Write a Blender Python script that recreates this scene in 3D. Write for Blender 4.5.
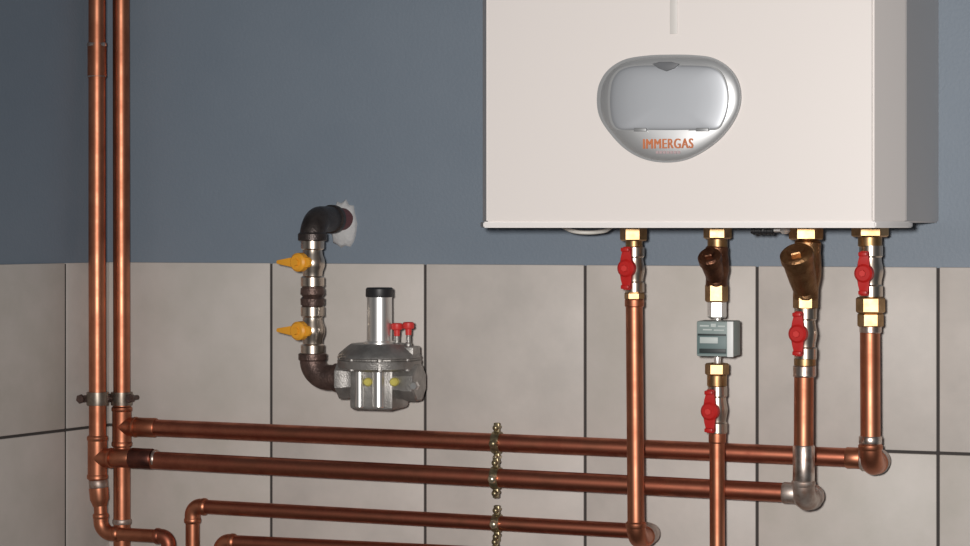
import bpy, bmesh, math, random
from mathutils import Vector, Matrix

random.seed(7)
for o in list(bpy.data.objects):
    bpy.data.objects.remove(o)
C = bpy.context.scene.collection
SC = bpy.context.scene

# ------------------------------------------------------------------ camera
F = 2200.0                       # focal length in pixels of the 970 px frame
HOR = 226.0                      # the row of the horizon
TH = math.atan(F / 6215.0)       # how far the camera is turned to the left
CAMH = 1.50
D = 2.435                        # distance from camera to back wall
DV = Vector((-math.sin(TH), math.cos(TH), 0))
RV = Vector((math.cos(TH), math.sin(TH), 0))
UC = (108 - 485) / F             # the room corner
_k = D / (DV.y + UC * RV.y)
CAM = Vector((-(DV.x + UC * RV.x) * _k, -D, CAMH))

cd = bpy.data.cameras.new('camera')
cam = bpy.data.objects.new('camera', cd); C.objects.link(cam)
cam.location = CAM
cam.rotation_euler = (math.pi / 2, 0, TH)
cd.sensor_width = 36.0
cd.lens = F / 970 * 36.0
cd.shift_y = -(273 - HOR) / 970
cd.clip_start = 0.05
SC.camera = cam

# ------------------------------------------------------------------ light
w = bpy.data.worlds.new('World'); SC.world = w; w.use_nodes = True
w.node_tree.nodes['Background'].inputs[0].default_value = (0.80, 0.90, 1.0, 1)
w.node_tree.nodes['Background'].inputs[1].default_value = 0.07
fl = bpy.data.lights.new('camera_flash', 'SPOT')
fl.energy = 178; fl.shadow_soft_size = 0.03
fl.spot_size = math.radians(64); fl.spot_blend = 1.0
fl.color = (1.0, 0.965, 0.93)
flo = bpy.data.objects.new('camera_flash', fl); C.objects.link(flo)
flo.location = CAM + RV * -0.06 + Vector((0, 0, 0.04))

SC.view_settings.view_transform = 'Standard'
SC.view_settings.look = 'None'
SC.view_settings.exposure = 0.0
SC.view_settings.gamma = 1.0
SC.view_settings.use_curve_mapping = False

def V(px, py, off=0.0):
    """the point on the plane y = -off that the photograph shows at (px, py)"""
    d = DV + RV * ((px - 485) / F) + Vector((0, 0, (HOR - py) / F))
    return CAM + d * ((D - off) / d.y)
def S(px, off=0.0):
    """pixels per metre there"""
    u = (px - 485) / F
    return F / ((D - off) / (DV.y + u * RV.y))
_aim = V(760, 315)
flo.rotation_euler = (_aim - flo.location).to_track_quat('-Z', 'Y').to_euler()

# ------------------------------------------------------------------ materials
def mat(name, col, metal=0.0, rough=0.5, col2=None, nscale=30.0, lo=0.4, hi=0.65, bump=0.0, bscale=200.0, rough2=None, stretch=None):
    m = bpy.data.materials.new(name); m.use_nodes = True
    nt = m.node_tree; b = nt.nodes['Principled BSDF']
    b.inputs['Base Color'].default_value = (*col, 1)
    b.inputs['Metallic'].default_value = metal
    b.inputs['Roughness'].default_value = rough
    tc = nt.nodes.new('ShaderNodeTexCoord')
    src = tc.outputs['Object']
    if stretch:
        mp = nt.nodes.new('ShaderNodeMapping'); mp.inputs['Scale'].default_value = stretch
        nt.links.new(src, mp.inputs['Vector']); src = mp.outputs['Vector']
    if col2:
        n = nt.nodes.new('ShaderNodeTexNoise'); n.inputs['Scale'].default_value = nscale
        n.inputs['Detail'].default_value = 6; n.inputs['Roughness'].default_value = 0.6
        nt.links.new(src, n.inputs['Vector'])
        mr = nt.nodes.new('ShaderNodeMapRange')
        mr.inputs['From Min'].default_value = lo; mr.inputs['From Max'].default_value = hi
        nt.links.new(n.outputs['Fac'], mr.inputs['Value'])
        mx = nt.nodes.new('ShaderNodeMix'); mx.data_type = 'RGBA'
        mx.inputs[6].default_value = (*col, 1); mx.inputs[7].default_value = (*col2, 1)
        nt.links.new(mr.outputs['Result'], mx.inputs[0])
        nt.links.new(mx.outputs[2], b.inputs['Base Color'])
        if rough2 is not None:
            m2 = nt.nodes.new('ShaderNodeMapRange')
            m2.inputs['To Min'].default_value = rough; m2.inputs['To Max'].default_value = rough2
            nt.links.new(mr.outputs['Result'], m2.inputs['Value'])
            nt.links.new(m2.outputs['Result'], b.inputs['Roughness'])
    if bump:
        n2 = nt.nodes.new('ShaderNodeTexNoise'); n2.inputs['Scale'].default_value = bscale
        nt.links.new(src, n2.inputs['Vector'])
        bp = nt.nodes.new('ShaderNodeBump'); bp.inputs['Strength'].default_value = bump
        bp.inputs['Distance'].default_value = 0.002
        nt.links.new(n2.outputs['Fac'], bp.inputs['Height'])
        nt.links.new(bp.outputs['Normal'], b.inputs['Normal'])
    return m

M = {}
M['paint'] = mat('blue_grey_paint', (0.172, 0.212, 0.262), 0, 0.55, (0.194, 0.234, 0.284), 6, 0.3, 0.7, 0.15, 260)
M['tile'] = mat('beige_stone_tile', (0.60, 0.55, 0.51), 0, 0.5, (0.515, 0.475, 0.44), 14, 0.35, 0.66)
M['tile2'] = mat('beige_stone_tile_light', (0.615, 0.565, 0.525), 0, 0.5, (0.54, 0.50, 0.455), 11, 0.35, 0.66)
M['tile3'] = mat('beige_stone_tile_warm', (0.585, 0.535, 0.495), 0, 0.5, (0.515, 0.478, 0.43), 17, 0.35, 0.66)
M['grout'] = mat('dark_grout', (0.055, 0.048, 0.045), 0, 0.9)
M['floor'] = mat('grey_floor_tile', (0.26, 0.245, 0.23), 0, 0.5, (0.2, 0.19, 0.18), 8)
M['copper'] = mat('copper_tube', (0.61, 0.25, 0.145), 1, 0.41, (0.40, 0.14, 0.078), 22, 0.38, 0.68, rough2=0.5)
M['copper_dull'] = mat('copper_tube_dark_red', (0.56, 0.20, 0.12), 1, 0.36, (0.33, 0.105, 0.066), 34, 0.36, 0.66, rough2=0.5)  # redder, darker copper, mainly for the level runs
M['copper_burnt'] = mat('copper_heat_darkened', (0.20, 0.075, 0.055), 1, 0.45, (0.10, 0.045, 0.04), 60)
M['solder'] = mat('silvery_solder', (0.80, 0.70, 0.64), 1, 0.34, (0.50, 0.35, 0.28), 90)
M['flux'] = mat('fluxed_copper', (0.60, 0.52, 0.47), 0.85, 0.5, (0.36, 0.24, 0.19), 70)
M['brass'] = mat('brass', (0.52, 0.335, 0.17), 1, 0.42, (0.36, 0.215, 0.10), 70)
M['bronze'] = mat('brown_bronze', (0.44, 0.25, 0.12), 1, 0.45, (0.28, 0.145, 0.07), 90, bump=0.3, bscale=500)
M['bronze_dark'] = mat('dark_bronze', (0.24, 0.115, 0.065), 1, 0.46, (0.13, 0.06, 0.04), 90, bump=0.3, bscale=500)
M['chrome'] = mat('nickel_plate', (0.62, 0.53, 0.45), 1, 0.30)
M['nickel_bright'] = mat('bright_nickel', (0.93, 0.91, 0.88), 0.75, 0.38)
M['red'] = mat('red_lacquer', (0.50, 0.016, 0.014), 0, 0.4)
M['redcap'] = mat('red_plastic', (0.66, 0.04, 0.035), 0, 0.45)
M['yellow'] = mat('yellow_lacquer', (0.85, 0.38, 0.03), 0, 0.45)
M['iron'] = mat('black_iron', (0.085, 0.07, 0.065), 0.7, 0.42, (0.05, 0.04, 0.038), 60, bump=0.3, bscale=400)
M['iron_rust'] = mat('browned_iron', (0.15, 0.095, 0.08), 0.6, 0.45, (0.085, 0.055, 0.048), 70, bump=0.4, bscale=400)
M['hemp'] = mat('red_brown_thread_seal', (0.16, 0.055, 0.06), 0, 0.7)
M['plaster'] = mat('white_plaster', (0.52, 0.52, 0.52), 0, 0.8, (0.47, 0.47, 0.48), 60, bump=0.8, bscale=150)
M['alu'] = mat('cast_aluminium', (0.43, 0.41, 0.39), 0.8, 0.48, (0.29, 0.275, 0.26), 60, bump=0.3, bscale=600)
M['alu_bright'] = mat('turned_aluminium', (0.80, 0.79, 0.77), 0.9, 0.34)
M['black'] = mat('black_plastic', (0.018, 0.018, 0.02), 0, 0.45)
M['white'] = mat('white_enamel', (0.80, 0.745, 0.715), 0, 0.38)
M['white2'] = mat('white_enamel_lip', (0.84, 0.80, 0.78), 0, 0.4)
M['whiteplastic'] = mat('white_plastic', (0.72, 0.70, 0.65), 0, 0.5)
M['pale_strip'] = mat('pale_grey_strip', (0.66, 0.63, 0.60), 0, 0.45)
M['silver'] = mat('silver_plastic', (0.68, 0.685, 0.69), 0.72, 0.42)
M['silver_flap'] = mat('silver_plastic_flap', (0.40, 0.415, 0.44), 0.55, 0.45)
M['silver_edge'] = mat('silver_plastic_rim', (0.30, 0.305, 0.31), 0.4, 0.42)
M['latch'] = mat('dark_grey_plastic', (0.13, 0.135, 0.145), 0, 0.5)
M['orange'] = mat('orange_print', (0.56, 0.17, 0.06), 0, 0.6)
M['pinkgrey'] = mat('mauve_grey_print', (0.45, 0.33, 0.34), 0, 0.5)
M['boxgrey'] = mat('green_grey_housing', (0.27, 0.33, 0.32), 0, 0.5)
M['boxdark'] = mat('black_label', (0.03, 0.04, 0.04), 0, 0.5)
M['boxpale'] = mat('pale_label_print', (0.55, 0.60, 0.58), 0, 0.5)
M['boxmid'] = mat('slate_label', (0.14, 0.20, 0.20), 0, 0.5)
M['boxwhite'] = mat('white_strip', (0.86, 0.87, 0.86), 0, 0.45)
M['steel'] = mat('zinc_steel', (0.34, 0.29, 0.24), 0.9, 0.4, (0.2, 0.16, 0.13), 80)
M['clip'] = mat('yellowed_zinc_clip', (0.40, 0.33, 0.20), 0.9, 0.38, (0.22, 0.18, 0.11), 120)
M['clip_screw'] = mat('pale_brass_screw', (0.80, 0.70, 0.50), 0.9, 0.3)
M['yellowtag'] = mat('yellow_mark', (0.60, 0.52, 0.12), 0, 0.5)

# ------------------------------------------------------------------ builders
WL = {}                                         # world position of each root
def thing(name, label, cat, loc, group=None):
    o = bpy.data.objects.new(name, None); C.objects.link(o)
    o.empty_display_size = 0.02
    o.location = loc; WL[o] = Vector(loc)
    o['label'] = label; o['category'] = cat
    if group: o['group'] = group
    return o
def obj(name, bm, m, parent=None, ang=35, label=None):
    me = bpy.data.meshes.new(name)
    bmesh.ops.recalc_face_normals(bm, faces=bm.faces[:])
    base = WL[parent] if parent is not None else Vector((0, 0, 0))
    if parent is not None:
        bmesh.ops.translate(bm, vec=-base, verts=bm.verts[:])
    bm.to_mesh(me); bm.free()
    for x in (m if isinstance(m, list) else [m]):
        me.materials.append(x)
    for p in me.polygons: p.use_smooth = True
    me.set_sharp_from_angle(angle=math.radians(ang))
    o = bpy.data.objects.new(name, me); C.objects.link(o)
    WL[o] = base
    if parent is not None: o.parent = parent
    if label: o['label'] = label
    return o
def B(): return bmesh.new()

def ringframe(t):
    t = t.normalized()
    a = Vector((0, 0, 1)) if abs(t.z) < 0.9 else Vector((1, 0, 0))
    n = t.cross(a).normalized(); return n, t.cross(n).normalized()
def sweep(bm, pts, r, seg=24, cap=True):
    n = len(pts); rs = r if isinstance(r, (list, tuple)) else [r] * n
    t0 = (pts[1] - pts[0]).normalized()
    u, v = ringframe(t0); rings = []; pt = t0
    for i in range(n):
        a = (pts[i] - pts[i - 1]) if i else (pts[1] - pts[0])
        b = (pts[i + 1] - pts[i]) if i < n - 1 else a
        t = (a.normalized() + b.normalized()).normalized()
        q = pt.rotation_difference(t); u = q @ u; v = q @ v; pt = t
        rings.append([bm.verts.new(pts[i] + (u * math.cos(2 * math.pi * k / seg) + v * math.sin(2 * math.pi * k / seg)) * rs[i]) for k in range(seg)])
    for i in range(n - 1):
        for k in range(seg):
            bm.faces.new((rings[i][k], rings[i][(k + 1) % seg], rings[i + 1][(k + 1) % seg], rings[i + 1][k]))
    if cap:
        bm.faces.new(rings[0][::-1]); bm.faces.new(rings[-1])
    return bm
def fillet(pts, rad, n=9):
    out = [pts[0]]
    for i in range(1, len(pts) - 1):
        p = pts[i]; a = (pts[i - 1] - p); b = (pts[i + 1] - p)
        la, lb = a.length, b.length; a.normalize(); b.normalize()
        ang = a.angle(b); tl = min(rad / math.tan(ang / 2), 0.49 * la if i > 1 else 0.95 * la, 0.49 * lb if i < len(pts) - 2 else 0.95 * lb)
        R = tl * math.tan(ang / 2)
        bis = (a + b).normalized(); cen = p + bis * (R / math.sin(ang / 2))
        s = p + a * tl - cen; e = p + b * tl - cen
        tot = s.angle(e)
        ax = s.cross(e).normalized()
        for k in range(n + 1):
            out.append(cen + Matrix.Rotation(tot * k / n, 3, ax) @ s)
    out.append(pts[-1])
    return out
def lathe(bm, a, b, prof, seg=28, rot=0.0, jit=0.0):
    """prof: list of (fraction along a-b, radius)"""
    ax = b - a; u, v = ringframe(ax); rings = []
    for t, r in prof:
        c = a + ax * t
        rings.append([bm.verts.new(c + (u * math.cos(2 * math.pi * k / seg + rot) + v * math.sin(2 * math.pi * k / seg + rot)) * max(r, 1e-5) * (1 + jit * (random.random() - .5))) for k in range(seg)])
    for i in range(len(rings) - 1):
        for k in range(seg):
            bm.faces.new((rings[i][k], rings[i][(k + 1) % seg], rings[i + 1][(k + 1) % seg], rings[i + 1][k]))
    bm.faces.new(rings[0][::-1]); bm.faces.new(rings[-1])
    return bm
def cyl(bm, a, b, r, seg=28, bev=0.0, rot=0.0):
    L = (b - a).length; e = min(bev / L, 0.45) if bev else 0
    p = [(0, r), (1, r)] if not bev else [(0, r - bev), (e, r), (1 - e, r), (1, r - bev)]
    return lathe(bm, a, b, p, seg, rot)
def hexnut(bm, a, b, r, rot=0.33):
    L = (b - a).length; e = min(0.22, 0.0016 / L)
    lathe(bm, a, b, [(0, r * .88), (e, r), (1 - e, r), (1, r * .88)], 6, rot)
    return bm
def box(bm, c, u, v, wv, hu, hv, hw, bev=0.0):
    """a box with axes u, v, wv; bevelled edges"""
    u, v, wv = u.normalized(), v.normalized(), wv.normalized()
    mtx = Matrix(((u.x * hu, v.x * hv, wv.x * hw, c.x), (u.y * hu, v.y * hv, wv.y * hw, c.y), (u.z * hu, v.z * hv, wv.z * hw, c.z), (0, 0, 0, 1)))
    r = bmesh.ops.create_cube(bm, size=2.0, matrix=mtx)
    if bev:
        vs = set(r['verts']); es = [e for e in bm.edges if e.verts[0] in vs and e.verts[1] in vs]
        bmesh.ops.bevel(bm, geom=es, offset=bev, segments=2, affect='EDGES', profile=0.5)
    return bm
def prism(bm, pts, ext, bev=0.0, seg=2):
    """closed outline pts pushed along ext; the far rim bevelled"""
    a = [bm.verts.new(p) for p in pts]; b = [bm.verts.new(p + ext) for p in pts]
    n = len(pts)
    bm.faces.new(a[::-1]); top = bm.faces.new(b)
    for i in range(n): bm.faces.new((a[i], a[(i + 1) % n], b[(i + 1) % n], b[i]))
    if bev:
        bmesh.ops.bevel(bm, geom=list(top.edges), offset=bev, segments=seg, affect='EDGES', profile=0.6)
    return bm
X, Y, Z = Vector((1, 0, 0)), Vector((0, 1, 0)), Vector((0, 0, 1))

# ------------------------------------------------------------------ setting
TOPZ = V(108, 262).z
JZ = V(108, 424.3).z
TH_ = TOPZ - JZ                                  # tile height
joints = [V(p, 300, 0.007).x for p in (271, 425, 585, 757, 938)]
step = (joints[-1] - joints[0]) / 4
TT = 0.007                                       # tile thickness
GAP = 0.0016
def tile_wall(name, org, du, nrm, us, length, height):
    """wall slab with a tiled lower part; us = vertical joints measured along du"""
    bm = B()
    cx = org + du * (length / 2) - nrm * 0.05 + Z * (height / 2)
    box(bm, cx, du, nrm, Z, length / 2, 0.05, height / 2)
    # grout bed behind the tiles
    nf = len(bm.faces)
    gz0 = 0.0
    box(bm, org + du * (length / 2) + nrm * (TT * .41) + Z * ((TOPZ - .001) / 2), du, nrm, Z, length / 2 - .001, TT * .41, (TOPZ - .001) / 2)
    bm.faces.ensure_lookup_table()
    for f in bm.faces[nf:]: f.material_index = 1
    zs = [TOPZ]
    z = JZ
    while z > 0: zs.append(z); z -= TH_
    zs.append(0.0)
    for i in range(len(us) - 1):
        for k in range(len(zs) - 1):
            u0, u1 = us[i] + GAP, us[i + 1] - GAP
            z1, z0 = zs[k] - (0 if k == 0 else GAP), zs[k + 1] + GAP
            if u1 - u0 < .004 or z1 - z0 < .004: continue
            nf = len(bm.faces)
            box(bm, org + du * ((u0 + u1) / 2) + nrm * (TT / 2 + .0002) + Z * ((z0 + z1) / 2), du, nrm, Z, (u1 - u0) / 2, TT / 2, (z1 - z0) / 2, 0.0012)
            bm.faces.ensure_lookup_table()
            mi = random.choice((2, 3, 4))
            for f in bm.faces[nf:]: f.material_index = mi
    o = obj(name, bm, [M['paint'], M['grout'], M['tile'], M['tile2'], M['tile3']], ang=25)
    o['kind'] = 'structure'
    return o
us = [0.0]
u = joints[0]
while u > 0.004: us.append(u); u -= step
us = sorted(us)
u = joints[0]
us += [joints[i] for i in range(1, 5)]
while us[-1] < 3.4: us.append(us[-1] + step)
tile_wall('wall_back', Vector((0, 0, 0)), X, Vector((0, -1, 0)), us, us[-1], 2.6)
# left wall: leaves the corner a little wider than a right angle
uL = (1767 - 485) / F
ld = -(DV + RV * uL).normalized()
ln = Vector((-ld.y, ld.x, 0))
if ln.x < 0: ln = -ln
dray = DV + RV * ((61.5 - 485) / F)
# distance along the left wall of the joint seen at column 65
den = ld.x * dray.y - ld.y * dray.x
tl = (CAM.x * dray.y - CAM.y * dray.x) / den
usl = [0.0, tl]
while usl[-1] < 3.0: usl.append(usl[-1] + step)
tile_wall('wall_left', Vector((0, 0, 0)), ld, ln, usl, usl[-1], 2.6)
bm = B()
box(bm, Vector((1.4, -1.7, -0.04)), X, Y, Z, 2.3, 1.9, 0.04)
fo = obj('floor', bm, M['floor']); fo['kind'] = 'structure'

# ------------------------------------------------------------------ boiler
BD = 0.285                                       # depth of the front panel from the wall
pA, pB_ = V(486.5, 223, BD), V(873.5, 223, BD)
z0 = V(680, 222.5, BD).z
zt = z0 + 0.70
bx0, bx1 = pA.x, pB_.x
cdx, cdy = 0.0235, 0.054                          # slanted edges of the front cover
boiler = thing('wall_boiler', 'white wall-hung gas boiler with a silver badge, above the tiles', 'boiler', (((bx0 + bx1) / 2), -0.01, z0))
ol = [(bx0, -BD), (bx1, -BD), (bx1 + cdx, -BD + cdy), (bx1 + cdx, -0.001), (bx0 - cdx, -0.001), (bx0 - cdx, -BD + cdy)]
bm = B()
a = [bm.verts.new((x, y, z0)) for x, y in ol]; b = [bm.verts.new((x, y, zt)) for x, y in ol]
bm.faces.new(a); bm.faces.new(b[::-1])
for i in range(6): bm.faces.new((a[i], a[(i + 1) % 6], b[(i + 1) % 6], b[i]))
bmesh.ops.recalc_face_normals(bm, faces=bm.faces[:])
bmesh.ops.bevel(bm, geom=[e for e in bm.edges if min(v.co.y for v in e.verts) < -0.01], offset=0.0018, segments=2, affect='EDGES')
obj('casing', bm, M['white'], boiler, 20)
# the lip under the cover
lp = 0.0025
zl = V(680, 227.8, BD).z
ol2 = [(bx0 - lp, -BD - lp), (bx1 + lp, -BD - lp), (bx1 + cdx + lp * 1.4, -BD + cdy), (bx1 + cdx + lp * 1.4, -BD + cdy + .02), (bx0 - cdx - lp, -BD + cdy + .02), (bx0 - cdx - lp, -BD + cdy)]
bm = B()
a = [bm.verts.new((x, y, zl)) for x, y in ol2]; b = [bm.verts.new((x, y, z0 + .001)) for x, y in ol2]
bm.faces.new(a); bm.faces.new(b[::-1])
for i in range(6): bm.faces.new((a[i], a[(i + 1) % 6], b[(i + 1) % 6], b[i]))
bmesh.ops.recalc_face_normals(bm, faces=bm.faces[:])
bmesh.ops.bevel(bm, geom=bm.edges[:], offset=0.0012, segments=2, affect='EDGES')
obj('bottom_lip', bm, M['white2'], boiler, 30)
# narrow strip running down from the top
bm = B()
s0, s1 = V(670, 0, BD), V(677.5, 34, BD)
box(bm, Vector(((s0.x + s1.x) / 2, -BD, (zt + s1.z) / 2)), X, Y, Z, (s1.x - s0.x) / 2, .0010, (zt - s1.z) / 2, .0004)
obj('front_strip', bm, M['pale_strip'], boiler, label='narrow pale grey strip running down the front')
# badge
def smooth_closed(pts, n=10):
    out = []; N = len(pts)
    for i in range(N):
        p0, p1, p2, p3 = (Vector(pts[(i + k - 1) % N]) for k in range(4))
        for k in range(n):
            t = k / n
            out.append(0.5 * ((2 * p1) + (-p0 + p2) * t + (2 * p0 - 5 * p1 + 4 * p2 - p3) * t * t + (-p0 + 3 * p1 - 3 * p2 + p3) * t ** 3))
    return out
bo = [(598.5, 100), (601, 84), (610, 70), (626, 60), (648, 56), (672, 55), (696, 55.5), (715, 58.5), (731, 69), (740, 84), (741.5, 103), (735, 121), (721, 139), (702, 153), (683, 161), (662, 162.5), (642, 158), (624, 147), (608, 129), (600.5, 115)]
def badge(pts, off): return [V(p[0], p[1], off) for p in smooth_closed([(q[0], q[1]) for q in pts])]
bo_in = None
def scaled(pts, k, cx=670, cy=107): return [(cx + (x - cx) * k, cy + (y - cy) * k) for x, y in pts]
bo_in = scaled(bo, .982)
bm = B(); prism(bm, badge(bo, BD - .001), Vector((0, -.006, 0)), .003, 3)
bz = obj('badge_rim', bm, M['silver_edge'], boiler, 50, label='silver rounded badge around the front flap')
def dome(pts, cx, cy, off, h, ks):
    bm = B(); rings = []
    for k, hk in ks:
        rings.append([bm.verts.new(p) for p in badge(scaled(pts, k, cx, cy), off + h * hk)])
    n = len(rings[0])
    for a, b in zip(rings, rings[1:]):
        for i in range(n): bm.faces.new((a[i], a[(i + 1) % n], b[(i + 1) % n], b[i]))
    bm.faces.new(rings[0][::-1]); bm.faces.new(rings[-1])
    return bm
DK = [(1, -.4), (1, 0), (.985, .18), (.95, .36), (.9, .52), (.82, .7), (.7, .86), (.5, .96), (.25, 1.0)]
obj('badge_plate', dome(bo_in, 670, 107, BD + .004, .0085, DK), M['silver'], bz, 60)
fp = [(609, 90), (612, 78), (620, 69), (636, 65), (668, 64.5), (702, 65), (716, 68), (724, 76), (728.5, 90), (728.5, 106), (724, 121), (717, 129.5), (700, 130.5), (668, 131), (636, 130.5), (618, 130), (611, 122), (608.5, 106)]
bm = B(); prism(bm, badge(fp, BD + .0098), Vector((0, -.0022, 0)), .0008, 2)
obj('flap_gap', bm, M['silver_edge'], bz, 50, label='dark joint around the flap')
flap = obj('flap', dome(scaled(fp, .972, 668.5, 98.5), 668.5, 98.5, BD + .0125, .0016, DK), M['silver_flap'], bz, 50, label='smooth grey flap that covers the controls')
WF = BD + .0145
bm = B(); prism(bm, [V(*p, WF - .002) for p in ((653, 64), (660, 62), (672, 62), (680, 64), (675, 68.5), (667, 71.5), (659, 68.5))], Vector((0, -.0035, 0)), .001)
obj('latch', bm, M['latch'], bz, 40, label='dark latch at the top of the flap')
for hx in (641, 703):
    bm = B(); prism(bm, [V(hx + p[0], 130 + p[1], WF - .003) for p in ((-6, -2), (6, -2), (6.5, 1.5), (-6.5, 1.5))], Vector((0, -.004, 0)), .0008)
    obj('hinge', bm, M['silver_edge'], bz, 40)
def text(name, s, m, parent, p0, p1, off, depth=.0006, bold=.0):
    """raised lettering whose box runs from pixel p0 to pixel p1"""
    cu = bpy.data.curves.new(name, 'FONT'); cu.body = s; cu.extrude = .02; cu.space_character = 1.12; cu.offset = bold
    t = bpy.data.objects.new(name, cu); C.objects.link(t)
    dg = bpy.context.evaluated_depsgraph_get()
    me = bpy.data.meshes.new_from_object(t.evaluated_get(dg))
    bpy.data.objects.remove(t)
    xs = [v.co.x for v in me.vertices]; ys = [v.co.y for v in me.vertices]
    a, b = V(*p0, off), V(*p1, off)
    bm = B(); bm.from_mesh(me)
    for v in bm.verts:
        fx = (v.co.x - min(xs)) / (max(xs) - min(xs)); fy = (v.co.y - min(ys)) / (max(ys) - min(ys))
        v.co = Vector((a.x + (b.x - a.x) * fx, -off - depth * (1 if v.co.z > 0 else -1), b.z + (a.z - b.z) * fy))
    src = bm.copy(); mm = bpy.data.meshes.new('tmp'); src.to_mesh(mm); src.free()
    for dx in (-.00045, .00045):                  # heavier strokes
        nv = len(bm.verts); bm.from_mesh(mm); bm.verts.ensure_lookup_table()
        for v in bm.verts[nv:]: v.co.x += dx; v.co.y -= .00016 + dx * .18
    bpy.data.meshes.remove(mm)
    return obj(name, bm, m, parent)
PF = BD + .0116
text('lettering', 'IMMERGAS', M['orange'], bz, (643.5, 139), (693, 148.2), PF, bold=.0)
bm = B()
for k in range(7):
    q0, q1 = V(656 + 3.6 * k, 151, PF), V(658.6 + 3.6 * k, 153.6, PF)
    box(bm, Vector(((q0.x + q1.x) / 2, -PF, (q0.z + q1.z) / 2)), X, Y, Z, (q1.x - q0.x) / 2, .0005, (q0.z - q1.z) / 2)
obj('small_print', bm, M['pinkgrey'], bz, label='line of tiny mauve print under the orange name')
# what hangs under the boiler
bm = B()
HO = .15
sweep(bm, fillet([V(560, 224, HO), V(571, 231.6, HO - .02), V(590, 233, HO - .03), V(606, 231, HO - .02), V(616, 223, HO)], .03), .0022, 12)
obj('drain_hose', bm, M['whiteplastic'], boiler, label='white hose loop peeking out under the casing')
bm = B(); cyl(bm, V(751, 230.5, .16), V(774, 230.8, .16), .0038, 16, .001)
for k in range(4): cyl(bm, V(753 + 6 * k, 230.5, .16), V(755.5 + 6 * k, 230.5, .16), .0046, 16, .0004)
cyl(bm, V(763, 231, .16), V(763, 222, .16), .004, 14)
obj('filling_knob', bm, M['black'], boiler, label='black ribbed knob under the casing')
bm = B(); cyl(bm, V(774, 230, .16), V(782, 230, .16), .0022, 12); lathe(bm, V(785, 223, .16), V(785, 234, .16), [(0, .004), (.5, .0045), (.7, .006), (1, .003)], 14)
obj('drain_valve', bm, M['nickel_bright'], boiler, label='small bright nickel drain valve')

# ------------------------------------------------------------------ copper pipes
def tube(pts, r, m, parent, name='tube', label=None, rad=None, seg=26):
    bm = B(); sweep(bm, fillet(pts, rad) if rad else pts, r, seg)
    return obj(name, bm, m, parent, 40, label)
def collar(a, b, r, m, parent, name='coupling', label=None):
    bm = B(); L = (b - a).length; e = min(.3, .0014 / L)
    lathe(bm, a, b, [(0, r * .93), (e, r * 1.0), (.5, r * 0.985), (1 - e, r), (1, r * .93)], 26)
    return obj(name, bm, m, parent, 40, label)
def elbow(a, p, b, r, m, parent, rad, label=None):
    """solder elbow: a -> corner p -> b with a socket at both ends"""
    bm = B(); path = fillet([a, p, b], rad, 12); sweep(bm, path, r * 1.13, 26)
    for q, s in ((a, p), (b, p)):
        dd = (s - q).normalized()
        lathe(bm, q - dd * .0012, q + dd * .006, [(0, r * 1.05), (.25, r * 1.22), (.75, r * 1.22), (1, r * 1.1)], 26)
    return obj('elbow', bm, m, parent, 40, label)
def tee(c, d1, d2, l1, l2, r, m, parent):
    bm = B()
    a, b = c - d1 * l1, c + d1 * l1
    sweep(bm, [a, c, b], r * 1.13, 26)
    lathe(bm, a - d1 * .001, a + d1 * .006, [(0, r * 1.05), (.25, r * 1.22), (.75, r * 1.22), (1, r * 1.1)], 26)
    lathe(bm, b - d1 * .006, b + d1 * .001, [(0, r * 1.1), (.25, r * 1.22), (.75, r * 1.22), (1, r * 1.05)], 26)
    lathe(bm, c, c + d2 * l2, [(0, r * 1.13), (.55, r * 1.12), (.8, r * 1.13), (.84, r * 1.2), (.96, r * 1.2), (1, r * 1.05)], 26)
    return obj('tee', bm, m, parent, 40)

R1O, R2O = 0.064, 0.034        # how far the two risers stand off the wall
RR = .0104
H1O, H2O, H3O, H4O = 0.034, 0.064, 0.040, 0.040
# left riser
k1 = V(97.3, 457.5, R1O)
t = thing('copper_riser', 'left of the two upright copper risers, bending right at its foot', 'pipe', V(97, 546, R1O), 'copper risers in the corner')
top = V(97, -60, R1O - .017)
tube([top, V(97, 250, R1O - .005), V(97.5, 436, R1O)], RR, M['copper'], t)
tube([V(97.5, 480, R1O), V(98.5, 500, R1O)], RR, M['copper'], t)
collar(V(97, 44, R1O - .0145), V(97, 78, R1O - .013), RR * 1.12, M['copper'], t, 'coupling', 'straight coupling soldered into the riser')
collar(V(97, 42.5, R1O - .0145), V(97, 47, R1O - .0145), RR * 1.17, M['solder'], t, 'solder_ring')
collar(V(97, 75.5, R1O - .013), V(97, 77.5, R1O - .013), RR * 1.15, M['solder'], t, 'solder_ring')
tee(k1, -Z, X, .026, .021, RR, M['copper'], t)
collar(V(98, 480, R1O), V(98.5, 488, R1O), RR * 1.1, M['flux'], t, 'reducer')
bm = B(); lathe(bm, V(98.5, 488, R1O), V(100, 506, R1O), [(0, RR * 1.14), (.6, RR * 1.1), (.8, RR * .95), (1, RR * .82)], 26)
obj('reducer', bm, M['copper'], t, 40)
rs = .0079
foot = V(101, 533, R1O)
tube([V(100, 503, R1O), V(100.6, 515, R1O)], rs, M['copper'], t)
elbow(V(100.6, 514, R1O), foot, foot + X * .024, rs, M['copper'], t, .015)
e2 = V(168.5, 532, R1O); e2.z = foot.z
tube([foot + X * .02, e2 - X * .016], rs, M['copper'], t)
elbow(e2 - X * .017, e2, e2 - Z * .02, rs, M['copper_dull'], t, .010)
tube([e2 - Z * .018, e2 - Z * .25], rs, M['copper'], t)
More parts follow.
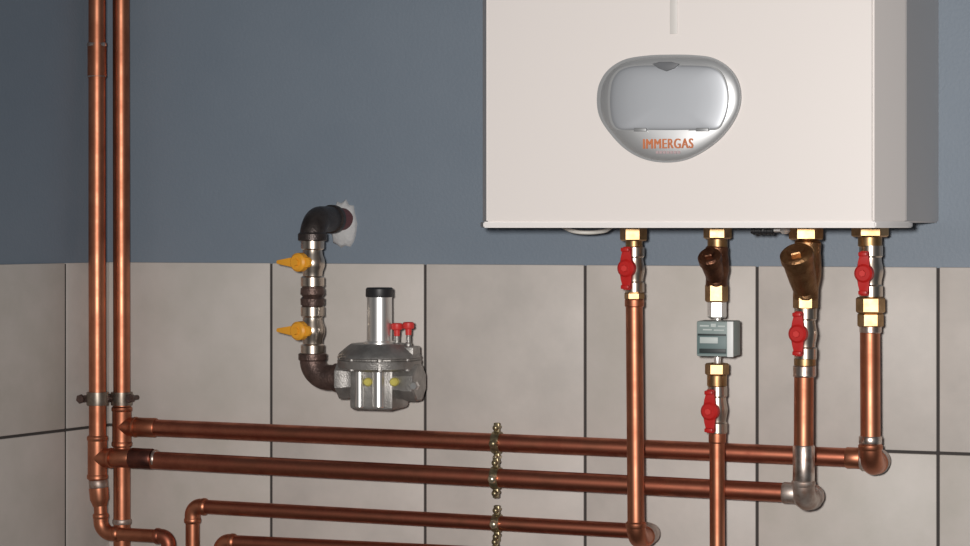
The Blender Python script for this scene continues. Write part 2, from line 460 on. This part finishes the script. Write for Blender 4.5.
# right riser
t = thing('copper_riser', 'right of the two upright copper risers, running straight down', 'pipe', V(122, 546, R2O), 'copper risers in the corner')
k2 = V(121.8, 426.5, R2O)
tube([V(121, -60, R2O - .011), V(121.5, 250, R2O - .003), V(121.8, 408, R2O)], RR, M['copper'], t)
tube([V(121.8, 445, R2O), V(122, 640, R2O)], RR, M['copper'], t)
tee(k2, -Z, X, .024, .021, RR, M['copper'], t)
collar(V(122, 519, R2O), V(122, 524, R2O), RR * 1.14, M['flux'], t, 'solder_ring')

# clamp that holds both risers
cl = thing('riser_clamp', 'dark double clamp holding both upright copper risers to the wall', 'pipe clamp', V(109, 398, .02))
bm = B()
for px, off in ((97.4, R1O), (121.6, R2O)):
    c0, c1 = V(px, 405, off), V(px, 392, off)
    lathe(bm, c0, c1, [(0, RR * 1.08), (0, RR * 1.26), (.5, RR * 1.3), (1, RR * 1.26), (1, RR * 1.08)], 26)
obj('band', bm, M['steel'], cl, 40)
bm = B()
q0, q1 = V(82, 399, R1O), V(133.5, 398, R2O)
cm = V(97.4, 398.5, R1O); cm2 = V(121.6, 398.5, R2O)
cyl(bm, q0, cm - X * RR, .0045, 14, .001); cyl(bm, cm + X * RR * 1.1, cm2 - X * RR * 1.1, .004, 14); cyl(bm, cm2 + X * RR * 1.1, q1, .0045, 14, .001)
obj('ear', bm, M['iron_rust'], cl, 40)
for q, s in ((V(83.5, 398.5, R1O), -1), (V(132.5, 398, R2O), 1)):
    bm = B(); cyl(bm, q + Y * .012, q - Y * .009, .003, 12); hexnut(bm, q - Y * .005, q - Y * .0095, .0058)
    obj('bolt', bm, M['iron_rust'], cl, 40)
bm = B(); cyl(bm, Vector((cm.x, -.006, cm.z)), Vector((cm.x, -R1O + RR, cm.z)), .004, 12); cyl(bm, Vector((cm2.x, -.006, cm2.z)), Vector((cm2.x, -R2O + RR, cm2.z)), .004, 12)
obj('standoff', bm, M['steel'], cl)

# ---- drops from the boiler and the long level runs they end in
def drop(px0, y0, px1, y1, off, r, offh, label, m, reard=None, me=None, mr=None):
    """vertical tube; at its foot an elbow turns to the wall, a second one turns left"""
    t = thing('copper_drop_pipe', label, 'pipe', V(px1, y1, off), 'copper pipes coming down from the boiler')
    c1 = V(px1, y1, off); c1.z = V(px1, y1, offh).z
    tp = V(px0, y0, off); tp.x = c1.x + (tp.x - c1.x)
    tube([tp, c1 + Z * (r * 2.0)], r, m, t)
    c2 = Vector((c1.x, -offh, c1.z))
    gap = off - offh
    elbow(c1 + Z * r * 2.1, c1, c1 + Y * gap * .55, r, me or m, t, gap * .42)
    elbow(c1 + Y * gap * .5, c2, c2 - X * r * 2.1, r * 1.06, mr or M['flux'], t, gap * .36, 'grey fluxed elbow turning along the wall')
    return t, c1, c2
tA, a1, a2 = drop(634.2, 303, 636, 531, .114, .0094, H3O, 'copper pipe coming down from the leftmost red valve under the boiler', M['copper'])
tC, c1, c2 = drop(804, 374, 803.5, 493.5, .134, .0104, H2O, 'copper pipe with a long silvery soldered sleeve under the large bronze strainer', M['copper'], me=M['flux'])
tD, d1, d2 = drop(870, 329, 870.5, 458.5, .106, .0106, H1O, 'rightmost copper pipe under the boiler, below the stacked brass nuts', M['copper'])
collar(V(803.6, 484, .134), V(803.8, 445, .134), .0104 * 1.12, M['solder'], tC, 'sleeve', 'long silvery soldered sleeve')
collar(V(870.4, 444, .106), V(870.4, 436, .106), .0106 * 1.16, M['solder'], tD, 'solder_ring')
collar(V(803.9, 374, .134), V(803.9, 377, .134), .0104 * 1.12, M['solder'], tC, 'solder_ring')
tB = thing('copper_drop_pipe', 'copper pipe running down out of the picture below the grey meter box', 'pipe', V(717.5, 600, .1), 'copper pipes coming down from the boiler')
tube([V(717, 438, .1), V(717.5, 640, .1)], .0083, M['copper'], tB)

def run(label, start, end, r, m, loc=None):
    t = thing('copper_pipe_run', label, 'pipe', (start + end) / 2, 'level copper pipe runs on the tiles')
    return t
# upper run: right riser's tee to the rightmost drop
s = k2 + X * .0195; e = d2 - X * .0106 * 2.0
t = run('uppermost of the level copper pipes, from the right riser to the rightmost drop pipe', s, e, RR, None)
tube([s, e], RR, M['copper_dull'], t)
collar(s, s + X * .028, RR * 1.14, M['copper'], t, 'coupling')
collar(e - X * .018, e + X * .001, .0106 * 1.1, M['copper'], t, 'coupling')
# second run: left riser's tee, over the right riser, to the sleeve drop
s = k1 + X * .0195; e = c2 - X * .0104 * 2.0
t = run('second level copper pipe from the top, dark collar at its left end', s, e, RR, None)
tube([s, e], RR * 1.02, M['copper_dull'], t)
ca = V(114, 458, H2O); 
collar(s, V(131, 458, H2O), RR * 1.06, M['copper'], t, 'coupling')
collar(V(131, 457.9, H2O), V(153, 459, H2O), RR * 1.2, M['copper_burnt'], t, 'collar', 'heat-darkened brown collar')
collar(V(154, 459, H2O), V(157, 459, H2O), RR * 1.1, M['solder'], t, 'solder_ring')
collar(e - X * .016, e, .0104 * 1.12, M['flux'], t, 'coupling')
# third run
e = a2 - X * .0094 * 2.0
cL = V(192.5, 506, H3O)
t = run('third level copper pipe from the top, turning down at its left end', cL, e, .0085, None)
r3 = .0085
dd = (e - cL).normalized()
tube([cL + dd * .018, e], r3, M['copper_dull'], t)
elbow(cL + dd * .018, cL, cL - Z * .02, r3, M['copper'], t, .0115)
tube([cL - Z * .018, cL - Z * .30], r3, M['copper'], t)
# lowest run
cL4 = V(221, 541.5, H4O); e = V(760, 567, H4O)
dd = (e - cL4).normalized()
t = run('lowest level copper pipe, mostly below the bottom edge of the picture', cL4, e, .0085, None)
tube([cL4 + dd * .018, e], .0085, M['copper_dull'], t)
elbow(cL4 + dd * .018, cL4, cL4 - Z * .02, .0085, M['copper'], t, .0115)
tube([cL4 - Z * .018, cL4 - Z * .26], .0085, M['copper'], t)

# ---- clips that hold the level runs
def on_line(p, q, px, off):
    pt = V(px, 400, off); f = (pt.x - p.x) / (q.x - p.x); return p + (q - p) * f
clips = [
    (on_line(k2, d2, 497, H1O), RR, 'topmost zinc clip, around the uppermost level copper pipe'),
    (on_line(k1, c2, 496, H2O), RR, 'zinc clip around the second level copper pipe from the top'),
    (on_line(cL, a2, 497, H3O), .0085, 'zinc clip around the third level copper pipe from the top'),
    (on_line(cL4, V(760, 567, H4O), 496, H4O), .0085, 'lowest zinc clip, only its upper screw in the picture')]
for i, (c, r, lab) in enumerate(clips):
    t = thing('pipe_clip', lab, 'pipe clip', c, 'zinc pipe clips in a column')
    bm = B(); lathe(bm, c - X * .0046, c + X * .0046, [(0, r * 1.05), (0, r * 1.22), (.2, r * 1.26), (.8, r * 1.26), (1, r * 1.22), (1, r * 1.05)], 26)
    obj('band', bm, M['clip'], t, 40)
    eh = .0065
    for s in (1, -1):
        bm = B(); box(bm, c + Z * s * (r * 1.2 + eh * .6), X, Y, Z, .0034, .003, eh, .001)
        obj('ear', bm, M['clip'], t, 40)
        q = c + Z * s * (r * 1.2 + eh * .75)
        bm = B(); lathe(bm, q - Y * .003, q - Y * .0085, [(0, .0036), (.5, .0036), (.85, .0028), (1, .0014)], 16)
        cyl(bm, q + Y * .010, q, .0022, 10)
        obj('screw', bm, M['clip_screw'] if (s == -1 and i == 0) else M['clip'], t, 40)
    bm = B(); q = c - Y * r * 1.2; lathe(bm, q + Y * .002, q - Y * .0058, [(0, .0052), (.55, .0050), (.85, .0038), (1, .0012)], 18)
    obj('knob', bm, M['clip_screw'] if i else M['clip'], t, 40, 'bright round screw head on the band')
    bm = B(); cyl(bm, Vector((c.x, -.006, c.z)), Vector((c.x, c.y + r, c.z)), .0028, 12)
    obj('standoff', bm, M['steel'], t, 40)

# ------------------------------------------------------------------ fittings under the boiler
def nut(px, y0, y1, wpx, off, m, parent, name='nut', hexa=True, label=None, rot=.33):
    a, b = V(px, y0, off), V(px, y1, off); r = wpx / 2 / S(px, off)
    bm = B()
    hexnut(bm, a, b, r, rot) if hexa else lathe(bm, a, b, [(0, r * .9), (.12, r), (.88, r), (1, r * .9)], 28)
    return obj(name, bm, m, parent, 25, label)
HN = Vector((-.12, -.99, 0)).normalized()        # where the butterfly handles point
HT = Vector((-HN.y, HN.x, 0))
def red_valve(px, y0, y1, wpx, off, hy, label, nutm=None):
    t = thing('ball_valve', label, 'valve', V(px, y1, off), 'red-handled valves under the boiler')
    a, b = V(px, y0, off), V(px, y1, off); r = wpx / 2 / S(px, off)
    bm = B()
    lathe(bm, a, b, [(0, r * .8), (.03, r * .98), (.22, r * .98), (.25, r * .86), (.32, r * .88), (.42, r * .98), (.5, r * 1.03), (.58, r * .98), (.68, r * .88), (.75, r * .86), (.78, r * .98), (.97, r * .98), (1, r * .8)], 30)
    obj('body', bm, M['chrome'], t, 30)
    c = V(px, hy, off)
    bm = B(); cyl(bm, c + HN * r * .5, c - X * .0015 + HN * (r + .006), .0045, 16)
    obj('stem', bm, M['brass'], t)
    h = c - X * .0015 + HN * (r + .004)
    bm = B()
    lathe(bm, h - HN * .001, h + HN * .0085, [(0, .0088), (.2, .0102), (.8, .0098), (1, .0076)], 24)
    L = .0235
    for s in (1, -1):
        ol = [(-.0075, .004), (.0075, .004), (.0052, L * .55), (.0056, L * .9), (.0040, L), (-.0030, L), (-.0046, L * .9), (-.0050, L * .5)]
        prism(bm, [h + HT * x + Z * (s * z) + HN * .0015 for x, z in ol], HN * .0045, .001)
        box(bm, h + Z * s * (L * .86) + HN * .0065, HT, HN, Z, .0046, .0036, .0022, .001)
    hd = obj('handle', bm, M['red'], t, 35, 'red butterfly handle')
    bm = B(); hexnut(bm, h + HN * .007, h + HN * .0112, .0040)
    obj('handle_screw', bm, M['redcap'], hd, 30)
    return t
G = 'fittings'
def fit(label, px, y, off, name='union_fitting', cat='pipe fitting'):
    return thing(name, label, cat, V(px, y, off), 'brass unions and adapters under the boiler')
oA, oB, oC, oD = .114, .1, .134, .106
# first connection
t = fit('brass union nut above the leftmost red valve', 634, 246, oA)
nut(633.5, 224, 241, 27, oA, M['brass'], t); nut(634, 240, 248, 17, oA, M['brass'], t, 'neck', False)
red_valve(634.5, 246, 293, 20, oA, 268, 'leftmost red-handled valve, straight under the boiler')
t = fit('copper-coloured adapter between the leftmost red valve and its pipe', 636, 306, oA)
nut(634.4, 292, 300, 20, oA, M['brass'], t); nut(634.4, 299, 307, 19.5, oA, M['copper'], t, 'socket', False)
# second connection
t = fit('brass union nut above the small dark bronze strainer', 717, 248, oB)
nut(717.5, 224, 239, 28, oB, M['brass'], t); nut(717.5, 238, 249, 20, oB, M['brass'], t, 'neck', False)
def strainer(px0, y0, px1, y1, wpx, off, legc, capc, legr, m, mc, label, legend):
    t = thing('bronze_strainer', label, 'strainer', V(px1, y1, off), 'bronze strainers under the boiler')
    a, b = V(px0, y0, off), V(px1, y1, off); r = wpx / 2 / S(px0, off)
    bm = B(); lathe(bm, a, b, [(0, r * .78), (.04, r * .92), (.2, r * .9), (.35, r * .98), (.6, r * 1.0), (.8, r * .86), (.96, r * .88), (1, r * .78)], 28)
    obj('body', bm, m, t, 40)
    l0 = V(legc[0], legc[1], off); l1 = V(capc[0], capc[1], off + legend)
    bm = B(); lathe(bm, l0, l1, [(0, legr * .75), (.4, legr * .88), (.75, legr * .95), (.92, legr * .98), (1, legr * .9)], 28)
    obj('leg', bm, m, t, 40)
    ax = (l1 - l0).normalized()
    bm = B(); lathe(bm, l1 - ax * .005, l1 + ax * .007, [(0, legr * .95), (.1, legr * 1.06), (.75, legr * 1.06), (.95, legr * .92), (1, legr * .8)], 28)
    cap = obj('cap', bm, m, t, 30)
    bm = B(); hexnut(bm, l1 + ax * .006, l1 + ax * .0115, legr * .58)
    obj('cap_hexagon', bm, mc, cap, 25)
    return t
strainer(717, 246, 716.5, 287, 25, oB, (717, 281), (710, 259), .0120, M['bronze_dark'], M['bronze_dark'], 'small dark brown bronze strainer above the grey meter box', .024)
t = fit('brass and bright nickel union between the dark strainer and the meter box', 717, 320, oB)
nut(716.5, 284, 302, 23, oB, M['brass'], t); nut(717, 301, 318, 19, oB, M['nickel_bright'], t, 'nickel_nut', True, 'bright nickel nut'); nut(717.5, 317, 324, 7, oB, M['nickel_bright'], t, 'stem', False)
# meter box
mb = thing('meter_box', 'small grey-green box with a dark label and white edge on the second drop pipe', 'meter', V(716, 357, oB), None)
BO = .128
b0, b1 = V(696.5, 321, BO), V(733.5, 357, BO)
bm = B(); dpt = .034
box(bm, Vector(((b0.x + b1.x) / 2, -BO + dpt / 2, (b0.z + b1.z) / 2)), X, Y, Z, (b1.x - b0.x) / 2, dpt / 2, (b0.z - b1.z) / 2, .0015)
obj('housing', bm, M['boxgrey'], mb, 30)
def plate(p0, p1, m, name, parent, off=BO, th=.0008, label=None):
    a, b = V(*p0, off), V(*p1, off); bm = B()
    box(bm, Vector(((a.x + b.x) / 2, -off - th * .3, (a.z + b.z) / 2)), X, Y, Z, (b.x - a.x) / 2, th, (a.z - b.z) / 2, .0002)
    return obj(name, bm, m, parent, 30, label)
plate((727.5, 321.5), (733.5, 357), M['boxwhite'], 'edge_strip', mb, th=.0016, label='white strip along the right edge')
lb = plate((697.5, 334), (726.5, 354.5), M['boxmid'], 'front_label', mb, label='slate label with pale and black bars')
plate((700, 337), (718, 343.5), M['boxpale'], 'pale_print', lb, BO + .001)
plate((698, 333.6), (726, 336), M['boxdark'], 'dark_bar', lb, BO + .001)
plate((699.5, 348.5), (726, 353.5), M['boxdark'], 'dark_bar', lb, BO + .001)
bm = B()
for (x0, y0, x1, y1) in ((700, 325, 709, 326.6), (711, 323.6, 716, 327), (718, 325.5, 725, 327), (703, 329, 712, 330.4), (714, 329.5, 724, 330.8)):
    a, b = V(x0, y0, BO), V(x1, y1, BO)
    box(bm, Vector(((a.x + b.x) / 2, -BO - .0003, (a.z + b.z) / 2)), X, Y, Z, (b.x - a.x) / 2, .0005, (a.z - b.z) / 2)
obj('pale_print', bm, M['boxpale'], mb, label='pale dashes of print across the top')
t = fit('brass union nut between the meter box and the second red valve', 717, 386, oB)
nut(717.5, 355, 365, 7, oB, M['nickel_bright'], t, 'stem', False); nut(717, 363, 375, 24, oB, M['brass'], t); nut(717, 374, 387, 20, oB, M['brass'], t, 'neck', False)
red_valve(717.5, 385, 434, 20, oB, 410, 'lowest red-handled valve, below the grey meter box')
t = fit('copper-coloured adapter under the lowest red valve', 717, 444, oB)
nut(717.3, 432, 443, 17.5, oB, M['copper'], t, 'socket', False)
# third connection
t = fit('brass union nut above the large bronze strainer', 808, 244, oC)
nut(806, 224, 240, 34, oC, M['brass'], t); nut(807, 239, 250, 22, oC, M['brass'], t, 'neck', False)
strainer(808, 240, 805.5, 300, 29, oC, (806, 292), (797, 257), .0165, M['bronze'], M['bronze'], 'large brown bronze strainer with a round cap, third from the left', .030)
t = fit('brass hexagon between the large strainer and its red valve', 806, 310, oC)
nut(805.5, 294, 309, 25, oC, M['brass'], t)
red_valve(805.5, 307, 360, 23, oC, 333, 'red-handled valve below the large bronze strainer')
t = fit('silvery nut under the valve of the large strainer', 805, 376, oC)
nut(805, 358, 366, 22, oC, M['brass'], t, 'neck', False); nut(804.5, 365, 377, 23, oC, M['solder'], t, 'nut', False, 'silvery nut')
# fourth connection
t = fit('wide brass union nut above the rightmost red valve', 870, 246, oD)
nut(870, 224, 237, 37, oD, M['brass'], t); nut(870, 236, 247, 24, oD, M['brass'], t, 'neck', False)
red_valve(871, 244, 298, 24, oD, 273, 'rightmost red-handled valve under the boiler')
t = fit('two stacked brass nuts below the rightmost red valve', 870, 333, oD)
nut(870.5, 297, 313, 29, oD, M['brass'], t); nut(870.5, 313, 327, 26, oD, M['brass'], t); nut(870.5, 326, 333, 22, oD, M['solder'], t, 'solder_ring', False)

# ------------------------------------------------------------------ gas line
hx = V(345, 222, 0)
GO = .094
gx = V(312.5, 300, GO).x
hole = Vector((gx, 0, V(343, 221, 0).z))
gz = lambda py: V(312, py, GO).z
g = lambda py, dx=0.0, off=GO: Vector((gx + dx, -off, gz(py)))
t = thing('plaster_collar', 'rough white plaster patch where the black gas elbow enters the wall', 'plaster patch', hole)
pc = V(344, 224, 0)
bm = B()
rr = [random.uniform(.88, 1.1) for _ in range(22)]
def blob(k, y): return [Vector((pc.x + .0185 * k * rr[i] * math.cos(2 * math.pi * i / 22), -y, pc.z + .0275 * k * rr[i] * math.sin(2 * math.pi * i / 22))) for i in range(22)]
L0 = [[bm.verts.new(p) for p in blob(k, y)] for k, y in ((1.0, -.001), (1.0, .002), (.86, .0055), (.5, .008), (.2, .0085))]
for i in range(4):
    for k in range(22): bm.faces.new((L0[i][k], L0[i][(k + 1) % 22], L0[i + 1][(k + 1) % 22], L0[i + 1][k]))
bm.faces.new(L0[0][::-1]); bm.faces.new(L0[-1])
obj('patch', bm, M['plaster'], t, 60)
GR = .0135
ez = V(312, 219, GO).z
t = thing('gas_elbow', 'black iron elbow coming out of the wall above the yellow valves', 'pipe fitting', Vector((gx, -.004, ez)), 'black iron gas elbows')
bm = B()
sweep(bm, fillet([Vector((gx, -.035, ez)), Vector((gx, -GO, ez)), Vector((gx, -GO, gz(240)))], .024, 12), GR * 1.12, 28)
for q, s in ((Vector((gx, -.033, ez)), Vector((0, -1, 0))), (Vector((gx, -GO, gz(241))), Z)):
    lathe(bm, q, q + s * .010, [(0, GR * 1.15), (.1, GR * 1.26), (.8, GR * 1.26), (1, GR * 1.12)], 28)
obj('elbow', bm, M['iron'], t, 40)
bm = B(); cyl(bm, Vector((gx, -.003, ez)), Vector((gx, -.036, ez)), GR, 26)
obj('nipple', bm, M['hemp'], t, 40, 'dull red-brown pipe stub')
def gas_valve(y0, y1, hy, label):
    t = thing('gas_valve', label, 'valve', g(y1), 'yellow-handled gas valves')
    a, b = g(y0), g(y1); r = GR * 1.02
    bm = B(); lathe(bm, a, b, [(0, r * .9), (.02, r), (.2, r), (.23, r * .82), (.32, r * .86), (.42, r * 1.02), (.5, r * 1.06), (.58, r * 1.02), (.68, r * .86), (.77, r * .82), (.8, r), (.98, r), (1, r * .9)], 30)
    obj('body', bm, M['chrome'], t, 30)
    c = g(hy); hn = Vector((-.26, -.965, 0)).normalized(); ht = Vector((-hn.y, hn.x, 0))
    bm = B(); cyl(bm, c + hn * r * .5, c + hn * (r + .008), .005, 16)
    obj('stem', bm, M['chrome'], t)
    h = c + hn * (r + .007)
    bm = B(); lathe(bm, h - hn * .002, h + hn * .009, [(0, .0098), (.15, .0112), (.8, .0108), (1, .0085)], 24)
    for s, k in ((1, .62), (-1, 1.35)):
        ol = [(.004, -.0066), (.013, -.0050), (.0235 * k, -.0022), (.0245 * k, .000), (.0235 * k, .0022), (.013, .0050), (.004, .0066)] if k > 1 else [(.004, -.0066), (.014, -.0056), (.0165, -.003), (.0165, .003), (.014, .0056), (.004, .0066)]
        prism(bm, [h + ht * (s * x) + Z * z + hn * .001 for x, z in ol], hn * .0048, .0012)
    hd = obj('handle', bm, M['yellow'], t, 35, 'yellow butterfly handle')
    bm = B(); hexnut(bm, h + hn * .0075, h + hn * .0118, .0046)
    obj('handle_screw', bm, M['yellow'], hd, 30)
gas_valve(239, 287, 262, 'upper yellow-handled gas valve, just below the black elbow in the wall')
t = thing('pipe_nipple', 'short dark iron nipple between the two yellow-handled gas valves', 'pipe fitting', g(307))
bm = B(); lathe(bm, g(285), g(308), [(0, GR * .92), (.12, GR * .92), (.14, GR * 1.02), (.4, GR * 1.05), (.5, GR * .86), (.6, GR * 1.05), (.86, GR * 1.02), (.88, GR * .92), (1, GR * .92)], 28)
obj('nipple', bm, M['iron_rust'], t, 30)
gas_valve(306, 355, 330, 'lower yellow-handled gas valve, just above the lower black elbow')
ey = gz(377)
RX = V(341.5, 377, GO).x
t = thing('gas_elbow', 'black iron elbow at the bottom, leading into the grey gas regulator', 'pipe fitting', Vector((gx, -GO, ey)), 'black iron gas elbows')
bm = B()
sweep(bm, fillet([g(354), Vector((gx, -GO, ey)), Vector((RX, -GO, ey))], .020, 12), GR * 1.1, 28)
lathe(bm, g(353), g(361), [(0, GR * 1.1), (.1, GR * 1.22), (.8, GR * 1.22), (1, GR * 1.08)], 28)
lathe(bm, Vector((RX - .009, -GO, ey)), Vector((RX, -GO, ey)), [(0, GR * 1.08), (.1, GR * 1.22), (.8, GR * 1.22), (1, GR * 1.1)], 28)
obj('elbow', bm, M['iron_rust'], t, 40)
# regulator
rg = thing('gas_regulator', 'grey cast aluminium gas regulator with an upright cylinder beside the gas valves', 'gas regulator', V(380, 408, GO))
P = lambda px, py, off=GO: V(px, py, off)
cx_ = P(379.5, 360)
s380 = S(380, GO)
bm = B()
lathe(bm, P(379.5, 370), P(379.5, 343.5), [(0, 34 / s380), (.1, 42 / s380), (.38, 43.5 / s380), (.42, 41 / s380), (.46, 41 / s380), (.5, 43.5 / s380), (.62, 42 / s380), (.9, 33 / s380), (1, 29 / s380)], 12, .13)
obj('diaphragm_housing', bm, M['alu'], rg, 30)
for k in range(8):
    an = 2 * math.pi * (k + .5) / 8
    q = P(379.5, 361) + Vector((math.cos(an), math.sin(an), 0)) * (38.5 / s380)
    bm = B(); cyl(bm, q - Z * .010, q + Z * .006, .0038, 12, .0008)
    obj('housing_bolt', bm, M['alu'], rg, 30)
bm = B()
box(bm, P(378, 386) + Y * .004, X, Y, Z, 23.5 / s380, .026, 22.5 / s380, .004)
box(bm, P(378, 404) + Y * .004, X, Y, Z, 21 / s380, .023, 5 / s380, .002)
obj('body', bm, M['alu'], rg, 30)
for a, b in ((355, 363), (372, 384)):
    bm = B(); q0, q1 = P(a, 368, GO + .026), P(b, 408, GO + .026)
    rw = (q1.x - q0.x) / 2; mx = (q0.x + q1.x) / 2; yy = q0.y + .002
    cyl(bm, Vector((mx, yy, q1.z)), Vector((mx, yy, q0.z)), rw, 24, .001)
    obj('rib', bm, M['alu_bright'], rg, 30, 'bright machined rib')
for pxx in (368, 394):
    bm = B(); q = P(pxx, 382, GO + .023); lathe(bm, q + Y * .004, q - Y * .0035, [(0, .005), (.7, .005), (1, .0035)], 14)
    obj('plug', bm, M['yellowtag'], rg, 30, 'small yellowish plug')
bm = B(); lathe(bm, Vector((RX - .001, -GO, ey)), Vector((P(358, 377).x, -GO, ey)), [(0, .0215), (.1, .0255), (.55, .0255), (.7, .0235), (1, .0235)], 8, .39)
obj('inlet', bm, M['alu'], rg, 30)
oz = gz(380)
bm = B(); lathe(bm, Vector((P(394, 380).x, -GO, oz)), Vector((P(420, 380).x, -GO, oz)), [(0, .020), (.45, .0205), (.6, .0225), (.95, .0225), (1, .0205)], 8, .39)
obj('outlet', bm, M['alu'], rg, 30)
bm = B(); q = P(414, 386, GO + .021); lathe(bm, q + Y * .004, q - Y * .003, [(0, .0055), (.8, .0052), (1, .004)], 6)
obj('outlet_plug', bm, M['alu_bright'], rg, 30)
bm = B(); lathe(bm, P(379.5, 346), P(379.5, 294), [(0, 16.5 / s380), (.08, 16 / s380), (.1, 12.8 / s380), (1, 12.6 / s380)], 30)
obj('spring_tower', bm, M['alu_bright'], rg, 40, 'bright upright cylinder')
bm = B(); lathe(bm, P(379.5, 297), P(379.5, 287.5), [(0, 13.6 / s380), (.15, 14 / s380), (.85, 13.8 / s380), (1, 12.4 / s380)], 30)
obj('cap', bm, M['black'], rg, 40, 'black cap on the cylinder')
bm = B(); box(bm, P(404, 352), X, Y, Z, 14 / s380, .012, 6 / s380, .002)
obj('test_block', bm, M['alu'], rg, 30)
for pxx, yy in ((397, 0), (408.5, -1)):
    bm = B(); lathe(bm, P(pxx, 350), P(pxx, 332 + yy), [(0, .0042), (.35, .0042), (.4, .003), (1, .0028)], 14)
    tp = obj('test_nipple', bm, M['alu'], rg, 35)
    bm = B(); lathe(bm, P(pxx, 336 + yy), P(pxx, 323 + yy), [(0, .0034), (.45, .0038), (.5, .0062), (.6, .0068), (.92, .0066), (1, .005)], 16)
    obj('red_cap', bm, M['redcap'], tp, 35, 'red plastic cap')
